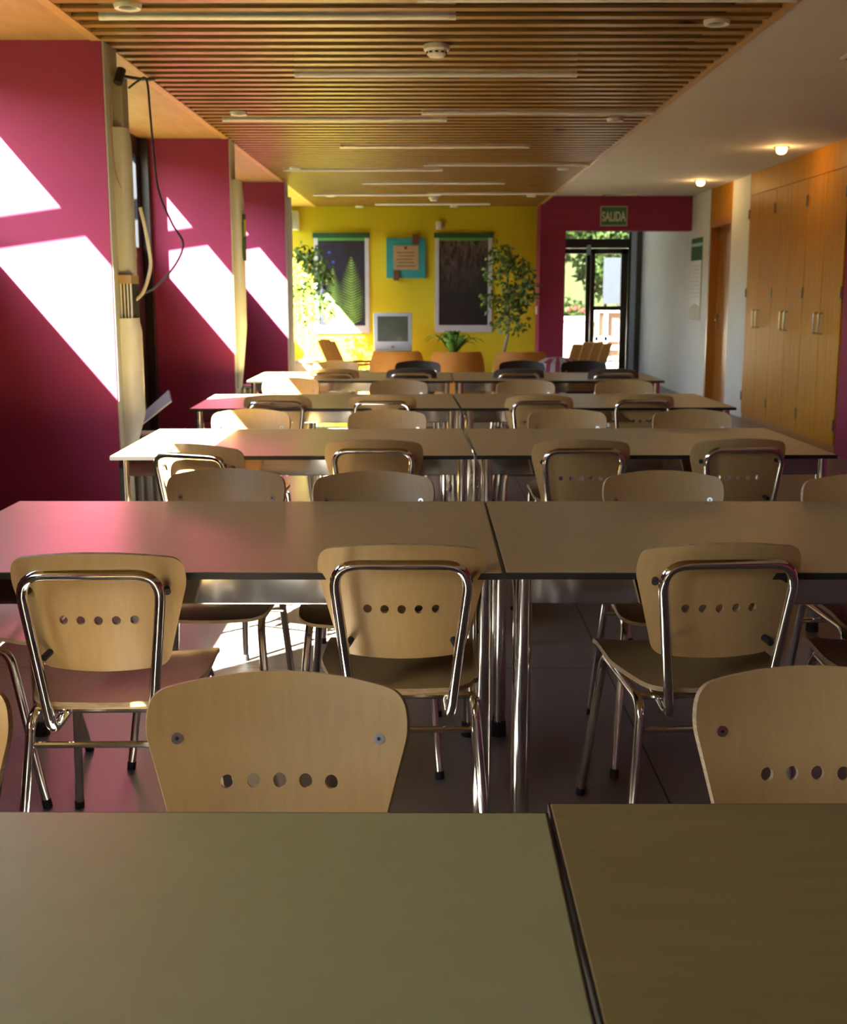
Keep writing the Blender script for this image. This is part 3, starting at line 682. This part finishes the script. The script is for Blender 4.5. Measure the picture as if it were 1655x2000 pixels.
# plants
def ficus(label, x, y, trunk, clouds, seed, potz):
    t = thing('potted_ficus', label, 'plant', (x, y, 0), 0, 'ficus trees by the yellow wall')
    obj('pot', add_lathe(NB(), [(.12, 0), (.17, potz), (.19, potz), (.19, potz+.03), (.165, potz+.03), (.16, potz-.04), (.01, potz-.04)], 24), M['pot'], t, True)
    obj('soil', add_lathe(NB(), [(.158, potz-.035), (.01, potz-.02)], 20), M['soil'], t)
    bm = NB(); P = smooth_path(trunk, 5); add_tube(bm, P, [.030-.018*i/len(P) for i in range(len(P))], 8)
    for c, r, n in clouds:
        s = min(P, key=lambda q: (q-Vector(c)).length+.3*abs(q.z-c[2]+.2)); add_tube(bm, [s, (s+Vector(c))/2+Vector((0, 0, .04)), Vector(c)], [.012, .008, .004], 6)
    obj('trunk', bm, M['bark'], t, True)
    bm = NB()
    for k, (c, r, n) in enumerate(clouds): leaf_cloud(c, r, n, .085, seed+k, 0, bm, .15)
    obj('foliage', bm, M['leaf'], t)
ficus('tall potted ficus in front of the magenta pier and forest poster', 1.03, 16.2, [(0, 0, .36), (-.03, 0, .6), (.02, 0, .85), (.02, 0, 1.2), (.0, 0, 1.7)],
      [((-.08, 0, 1.88), (.20, .2, .15), 95), ((.14, 0, 1.72), (.18, .2, .17), 90), ((-.16, -.05, 1.62), (.19, .2, .15), 65), ((.16, 0, 1.38), (.24, .22, .22), 170), ((.02, .0, 1.2), (.24, .2, .22), 150), ((-.22, 0, 1.28), (.14, .15, .2), 45), ((.05, 0, .98), (.28, .2, .14), 80), ((.30, 0, 1.5), (.12, .15, .2), 40)], 21, .33)
ficus('sunlit potted ficus at the left beside the fern poster', -1.64, 16.15, [(0, 0, .5), (.03, 0, .8), (-.03, 0, 1.2), (.02, 0, 1.7)],
      [((.02, 0, 1.82), (.24, .2, .2), 190), ((.20, -.05, 1.62), (.2, .2, .2), 170), ((-.12, 0, 1.55), (.2, .2, .22), 150), ((.05, 0, 1.3), (.28, .2, .2), 130), ((.28, 0, 1.20), (.12, .15, .2), 60), ((0, 0, 1.08), (.24, .2, .12), 60)], 51, .48)
t = thing('potted_palm', 'small potted palm below the forest poster', 'plant', (.32, 15.9, 0))
obj('pot', add_lathe(NB(), [(.10, 0), (.14, .55), (.16, .55), (.16, .58), (.135, .58), (.13, .54), (.01, .54)], 22), M['pot'], t, True)
obj('soil', add_lathe(NB(), [(.128, .545), (.01, .555)], 18), M['soil'], t)
bm = NB(); rnd = random.Random(4)
for k in range(15):
    a = 2*PI*k/15+rnd.random()*.3; L_ = .33+.1*rnd.random(); up = .22+.14*rnd.random() if k % 4 else .40; pv = None
    for i in range(9):
        q = i/8; r_ = L_*q*(1.0 if k % 4 else .35); z = .56+up*math.sin(q*2.3)*.85; wd = .042*math.sin(PI*min(1, .12+q*.88))+.002
        c = Vector((r_*math.cos(a), r_*math.sin(a), z)); s = Vector((-math.sin(a), math.cos(a), .0))*wd
        cur = (bm.verts.new(c-s), bm.verts.new(c+Vector((0, 0, -.01))), bm.verts.new(c+s))
        if pv:
            bm.faces.new((pv[0], pv[1], cur[1], cur[0])); bm.faces.new((pv[1], pv[2], cur[2], cur[1]))
        pv = cur
obj('frond', bm, M['leaf2'], t, True)

# ------------------------------------------------------------------ lounge seats
def tub_chair(label, x, y, rz):
    t = thing('tub_armchair', label, 'armchair', (x, y, 0), rz, 'orange wood armchairs facing the television')
    R = .34
    def fm(u, v):
        a = u/R; return (R*math.sin(a)*.90, -R*math.cos(a)*.75+.12, .12+v)
    ol = fillet2([(-.50, 0), (.50, 0), (.46, .42), (.33, .625), (-.33, .625), (-.46, .42)], [.05, .05, .15, .08, .08, .15])
    ol = [Vector((p.x, p.y+.014*max(0, 1-(p.x/.33)**2)*(p.y > .5))) for p in ol]
    obj('shell', plate(ol, [], fm, .028, .05), [M['orange_wood'], M['ply_edge']], t, True)
    bm = NB(); add_box(bm, -.25, .25, -.12, .32, .28, .42, bevel=.04); obj('cushion', bm, M['kraft'], t, True)
    for sx in (-1, 1):
        for yy in (-.08, .26): obj('leg', tubebm([(sx*.22, yy, 0), (sx*.20, yy, .29)], .018, 10), M['chrome'], t, True)
tub_chair('orange bent-wood armchair below the television', -.35, 13.3, 0)
tub_chair('orange bent-wood armchair in front of the small palm', .31, 13.3, .03)
tub_chair('orange bent-wood armchair in front of the tall ficus', 1.01, 13.3, -.03)
def lounge_chair(label, x, y, rz, dark=False):
    wm = M['door_wood'] if dark else M['lounge_wood']
    t = thing('slatted_lounge_chair', label, 'armchair', (x, y, 0), rz, 'wooden lounge chairs with board backs')
    for k in range(4):
        bm = NB(); add_box(bm, -.265+k*.135, -.140+k*.135, -.012, .012, 0, .56+(.02 if k in (1, 2) else 0), bevel=.004)
        bmesh.ops.transform(bm, matrix=Matrix.Translation((0, -.22, .32)) @ Matrix.Rotation(math.radians(26), 4, 'X'), verts=bm.verts)
        obj('back_board', bm, wm, t)
    bm = NB(); add_box(bm, -.27, .27, -.24, .32, .33, .37); obj('seat', bm, wm, t)
    bm = NB(); add_box(bm, -.25, .25, -.20, .30, .37, .45, bevel=.03); obj('cushion', bm, M['kraft'], t, True)
    for sx in (-1, 1):
        obj('armrest', boxbm(sx*.31-.035, sx*.31+.035, -.24, .32, .53, .56, bevel=.006), wm, t)
        for yy in (-.21, .28): obj('leg', boxbm(sx*.30-.02, sx*.30+.02, yy-.02, yy+.02, 0, .53), wm, t)
lounge_chair('dark wooden lounge chair seen sideways in the sun at the left', -.82, 14.67, math.radians(-62), True)
lounge_chair('honey wooden board-backed lounge chair before the exit doors', 1.60, 13.9, math.radians(28))
t = thing('striped_pouf', 'low round pouf with wine and grey stripes beside the lounge chair', 'pouf', (1.30, 12.2, 0))
bm = NB(); n = 28; prof = [(.01, 0), (.20, 0), (.23, .08), (.235, .58), (.21, .69), (.12, .735), (.01, .745)]
add_lathe(bm, prof, n)
bm.faces.ensure_lookup_table()
for f in bm.faces:
    c = f.calc_center_median(); f.material_index = int((c.x+.3)/.045) % 2
obj('cover', bm, [M['stripe_r'], M['stripe_w']], t, True); obj('base', add_lathe(NB(), [(.01, -.0), (.18, 0), (.18, .02), (.01, .02)], 20), M['rubber'], t)

# ------------------------------------------------------------------ tables
TW, TD, TH = 1.44, .97, .74
def make_table(label, loc, rz, lam, grp):
    t = thing('canteen_table', label, 'table', loc, rz, grp)
    hx, hy = TW/2, TD/2
    bm = NB(); add_box(bm, -hx+.003, hx-.003, -hy+.003, hy-.003, TH-.013, TH, bevel=.0015); obj('tabletop', bm, lam, t)
    bm = NB()
    for a in ((-hx, hx, -hy, -hy+.003), (-hx, hx, hy-.003, hy), (-hx, -hx+.003, -hy+.003, hy-.003), (hx-.003, hx, -hy+.003, hy-.003)): add_box(bm, *a, TH-.0165, TH-.0012)
    add_box(bm, -hx+.003, hx-.003, -hy+.003, hy-.003, TH-.0165, TH-.0135)
    obj('edge_band', bm, M['edge_black'], t)
    ix, iy = hx-.045, hy-.05
    bm = NB(); z0, z1 = TH-.086, TH-.017
    for s in (-1, 1):
        add_box(bm, -ix, ix, s*iy-.012, s*iy+.012, z0, z1, bevel=.004); add_box(bm, s*ix-.012, s*ix+.012, -iy+.012, iy-.012, z0, z1, bevel=.004)
    obj('apron', bm, M['chrome_dark'], t)
    for sx in (-1, 1):
        for sy in (-1, 1):
            l = obj('leg', tubebm([(sx*ix, sy*iy, .045), (sx*ix, sy*iy, z1)], .0225, 18), M['chrome'], t, True)
            obj('foot_cap', add_lathe(NB(), [(.012, 0), (.026, .0), (.024, .03), (.0225, .05), (.012, .05)], 16, (sx*ix, sy*iy, 0)), M['rubber'], l, True)
    return t
G = 'canteen tables in five rows'
make_table('plain khaki laminate table in the foreground at left', (.148-TW/2, 1.398-TD/2, 0), 0, M['lam_olive'], G)
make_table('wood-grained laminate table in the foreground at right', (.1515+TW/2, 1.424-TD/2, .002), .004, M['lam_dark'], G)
T0 = make_table('left beige table of the second row from the viewer', (.172-TW/2, 3.178, 0), 0, M['lam'], G)
TB = [('right beige table of the second row from the viewer', (.1755+TW/2, 3.183, 0), .001, 1), ('left beige table of the third row, end glaring in sun', (.17-TW/2, 5.205, 0), .02, 1), ('right beige table of the third row beside the cupboards', (.180+TW/2, 5.234, 0), .02, 1),
      ('left beige table of the fourth row from the viewer', (-.595, 7.21, 0), .03, 1.05), ('right beige table of the fourth row from the viewer', (.945, 7.256, 0), .03, 1.08), ('left beige table of the last row before the lounge', (-.585, 9.40, 0), 0, 1.06), ('right beige table of the last row before the lounge', (.962, 9.40, 0), .0, 1.08)]
for lab, loc, rz, sx in TB: dup(T0, loc, rz, lab).scale.x = sx

# ------------------------------------------------------------------ chairs
def add_ring(c, nrm):
    bm = NB(); add_tube(bm, [c+nrm*.0045, c+nrm*.0066], .0084, 16); add_tube(bm, [c+nrm*.006, c+nrm*.0070], .0030, 6, True, 1); return bm
BW0 = .535
def bm_map(x, v):
    arch = .024*max(0.0, 1-(x/.193)**2)*max(0, v)/.285 - .010*max(0.0, 1-(x/.145)**2)*(1-min(1, max(0, v)/.285))
    vv = v+arch; return (x, -.165-.20*vv+1.05*x*x, BW0+.98*vv)
def make_chair():
    t = thing('plywood_chair', 'x x x x', 'chair', (0, 0, 0), 0, 'plywood and chrome canteen chairs')
    ol = fillet2([(-.142, .008), (.142, .008), (.194, .215), (.186, .266), (-.186, .266), (-.194, .215)], [.035, .035, .12, .035, .035, .12], 7)
    holes = [circle2(.039*k, .122, .0098) for k in range(-2, 3)]
    bk = obj('backrest', plate(ol, holes, bm_map, .010, .024), [M['ply'], M['ply_edge']], t, True, 50)
    for sx in (-1, 1):
        for v, fr in ((.190, True), (.045, False)):
            xx = sx*(.150 if v > .1 else .118); c = Vector(bm_map(xx, v)); du = Vector(bm_map(xx+.001, v))-c; dv = Vector(bm_map(xx, v+.001))-c; nrm = du.cross(dv).normalized()
            if nrm.y < 0: nrm = -nrm
            if fr:
                s = obj('screw', add_ring(c, nrm), [M['screw'], M['rubber']], bk, True)
            e = c-nrm*.005; obj('spacer', tubebm([e, e-nrm*(.014 if fr else .030)], .008, 10), M['rubber'], bk, True)
    def sm(x, v):
        q = v/.465; return (x, -.195+v, .462+.012*(x/.2)**2-.022*max(0, (q-.72)/.28)**2-.010*math.sin(PI*min(1, q/.8))*(1-(x/.21)**2))
    so_ = fillet2([(-.155, 0), (.155, 0), (.205, .19), (.198, .465), (-.198, .465), (-.205, .19)], [.07, .07, .2, .06, .06, .2], 7)
    obj('seat', plate(so_, [], sm, .011, .035), [M['ply'], M['ply_edge']], t, True, 50)
    loop = fillet([(-.10, .10, .430), (-.112, -.205, .405), (-.155, -.252, .775), (.155, -.252, .775), (.112, -.205, .405), (.10, .10, .430)], [.035, .055, .055, .035], 8)
    obj('back_frame', tubebm(loop, .0122, 14), M['chrome'], t, True)
    for sx in (-1, 1):
        x = sx*.170; P = fillet([(sx*.205, -.225, .012), (x, -.165, .428), (x, .205, .432), (sx*.205, .295, .012)], .055, 8)
        i1, i2 = 9, len(P)-10
        for pts, foot in ((P[:i1+1], P[0]), (list(reversed(P[i2:])), P[-1])):
            l = obj('leg', tubebm(pts, .0118, 12), M['chrome'], t, True)
            d = (pts[1]-pts[0]).normalized()
            obj('foot_cap', tubebm([foot-d*.012, foot+d*.010], .0132, 12), M['rubber'], l, True)
        obj('seat_rail', tubebm(P[i1:i2+1], .0118, 12), M['chrome'], t, True)
    k = .36/.428; yy = -.225+.060*k; obj('stretcher', tubebm([(-.178, yy+.004, .36), (.178, yy+.004, .36)], .008, 10), M['chrome'], t, True)
    obj('cross_bar', tubebm([(-.168, -.135, .432), (.168, -.135, .432)], .009, 10), M['chrome'], t, True)
    obj('cross_bar', tubebm([(-.168, .15, .426), (.168, .15, .426)], .009, 10), M['chrome'], t, True)
    return t
proto = make_chair()
def variant(o, new_name, m0):
    me = o.data.copy(); me.name = new_name; me.materials[0] = m0; me.materials[1] = m0; return me
P_BACK = next(o for o in proto.children if o.name.startswith('backrest')); P_SEAT = next(o for o in proto.children if o.name.startswith('seat') and 'rail' not in o.name)
grey_sw = {P_BACK.data.name: variant(P_BACK, 'backrest_grey', M['dark_ply']), P_SEAT.data.name: variant(P_SEAT, 'seat_blue', M['blue_seat'])}
black_sw = {P_BACK.data.name: variant(P_BACK, 'backrest_black', M['dark_pad']), P_SEAT.data.name: grey_sw[P_SEAT.data.name]}
D = math.radians
def row(n): return ['second', 'third', 'fourth', 'last'][n]
CH = []
CH0 = [(1.19, 2.88, -2, 'beige chair with back turned, cut off by the right edge at second table row'), (-1.33, 3.27, -90, 'beige chair sideways at the left end of second row, cut by the picture edge')]
# (x, y, rot in degrees, label, swap) ; near = backs towards the viewer, far = facing the viewer
CH += [(-.735, 2.77, 1, 'beige plywood chair with back turned, left at the second table row'), (-.062, 2.87, 0, 'beige plywood chair with back turned, centre of the second table row'), (.653, 2.88, 5, 'beige plywood chair with back turned, right at the second table row')]
CH += [(-.221, 1.50, 180, 'large beige plywood chair facing the khaki foreground table, in the centre'), (.583, 1.53, 179, 'large beige plywood chair facing the wood-grained foreground table'), (-.797, 1.49, 181, 'beige plywood chair cut off by the left picture edge at the khaki table')]
CH += [(-.655, 3.62, 178, 'beige chair tucked under second row from behind, leftmost, beside the sunlit chair'), (-.174, 3.56, 180, 'brownish chair tucked under second row from behind, second from left'), (.741, 3.58, 180, 'beige chair tucked under second row from behind, third from left'), (1.346, 3.50, 181, 'beige chair tucked under second row from behind, at right picture edge')]
CH += [(-.80, 4.68, -22, 'sunlit beige chair turned askew with its back to viewer, left of third row'), (-.215, 4.85, 0, 'beige chair with back turned, second from left at third row'), (.589, 4.85, 2, 'beige chair with back turned, third from left at third row'), (1.198, 4.88, 6, 'beige chair with back turned, rightmost at third row')]
CH += [(-.865, 5.657, 180, 'sun-bleached chair behind the third row, leftmost'), (-.202, 5.63, 180, 'beige chair behind the third row, second from left'), (.672, 5.657, 180, 'beige chair behind the third row, third from left'), (1.278, 5.657, 180, 'beige chair behind the third row, rightmost, before the white wall')]
CH += [(-.844, 6.94, -2, 'beige chair with back turned, leftmost at fourth row'), (-.262, 6.94, 0, 'beige chair with back turned, second from left at fourth row'), (.616, 6.94, 1, 'beige chair with back turned, third from left at fourth row'), (1.193, 7.01, 2, 'beige chair with back turned, rightmost at fourth row')]
CH += [(-.924, 7.90, 180, 'sun-bleached chair behind the fourth row, leftmost'), (-.198, 7.70, 180, 'beige chair behind the fourth row, second from left'), (.633, 7.71, 180, 'beige chair behind the fourth row, third from left'), (1.276, 7.71, 180, 'beige chair behind the fourth row, rightmost')]
CH += [(-.722, 9.36, 0, 'beige chair with five holes, back turned, leftmost at the last row')]
CH += [(-.132, 9.37, 0, 'grey chair with chrome hoop, back turned, second from left at last row', grey_sw), (.683, 9.37, 0, 'grey chair with chrome hoop, back turned, third from left at last row', grey_sw), (1.397, 9.34, 0, 'grey chair with chrome hoop, back turned, rightmost at last row', grey_sw)]
CH += [(-.781, 9.99, 180, 'brown plywood chair behind the last row, leftmost, below the dark lounge chair')]
CH += [(-.094, 9.99, 180, 'black-backed chair behind the last row, below the television', black_sw), (.781, 9.99, 180, 'black-backed chair behind the last row, below the tall ficus', black_sw), (1.30, 9.99, 180, 'black-backed chair behind the last row, below the honey lounge chair', black_sw)]
for i, c in enumerate(CH+CH0):
    sw = c[4] if len(c) > 4 else None
    if i == 0:
        proto.location = (c[0], c[1], 0); proto.rotation_euler = (0, 0, D(c[2])); proto['label'] = c[3]
    else: dup(proto, (c[0], c[1], 0), D(c[2]), c[3], None, sw)
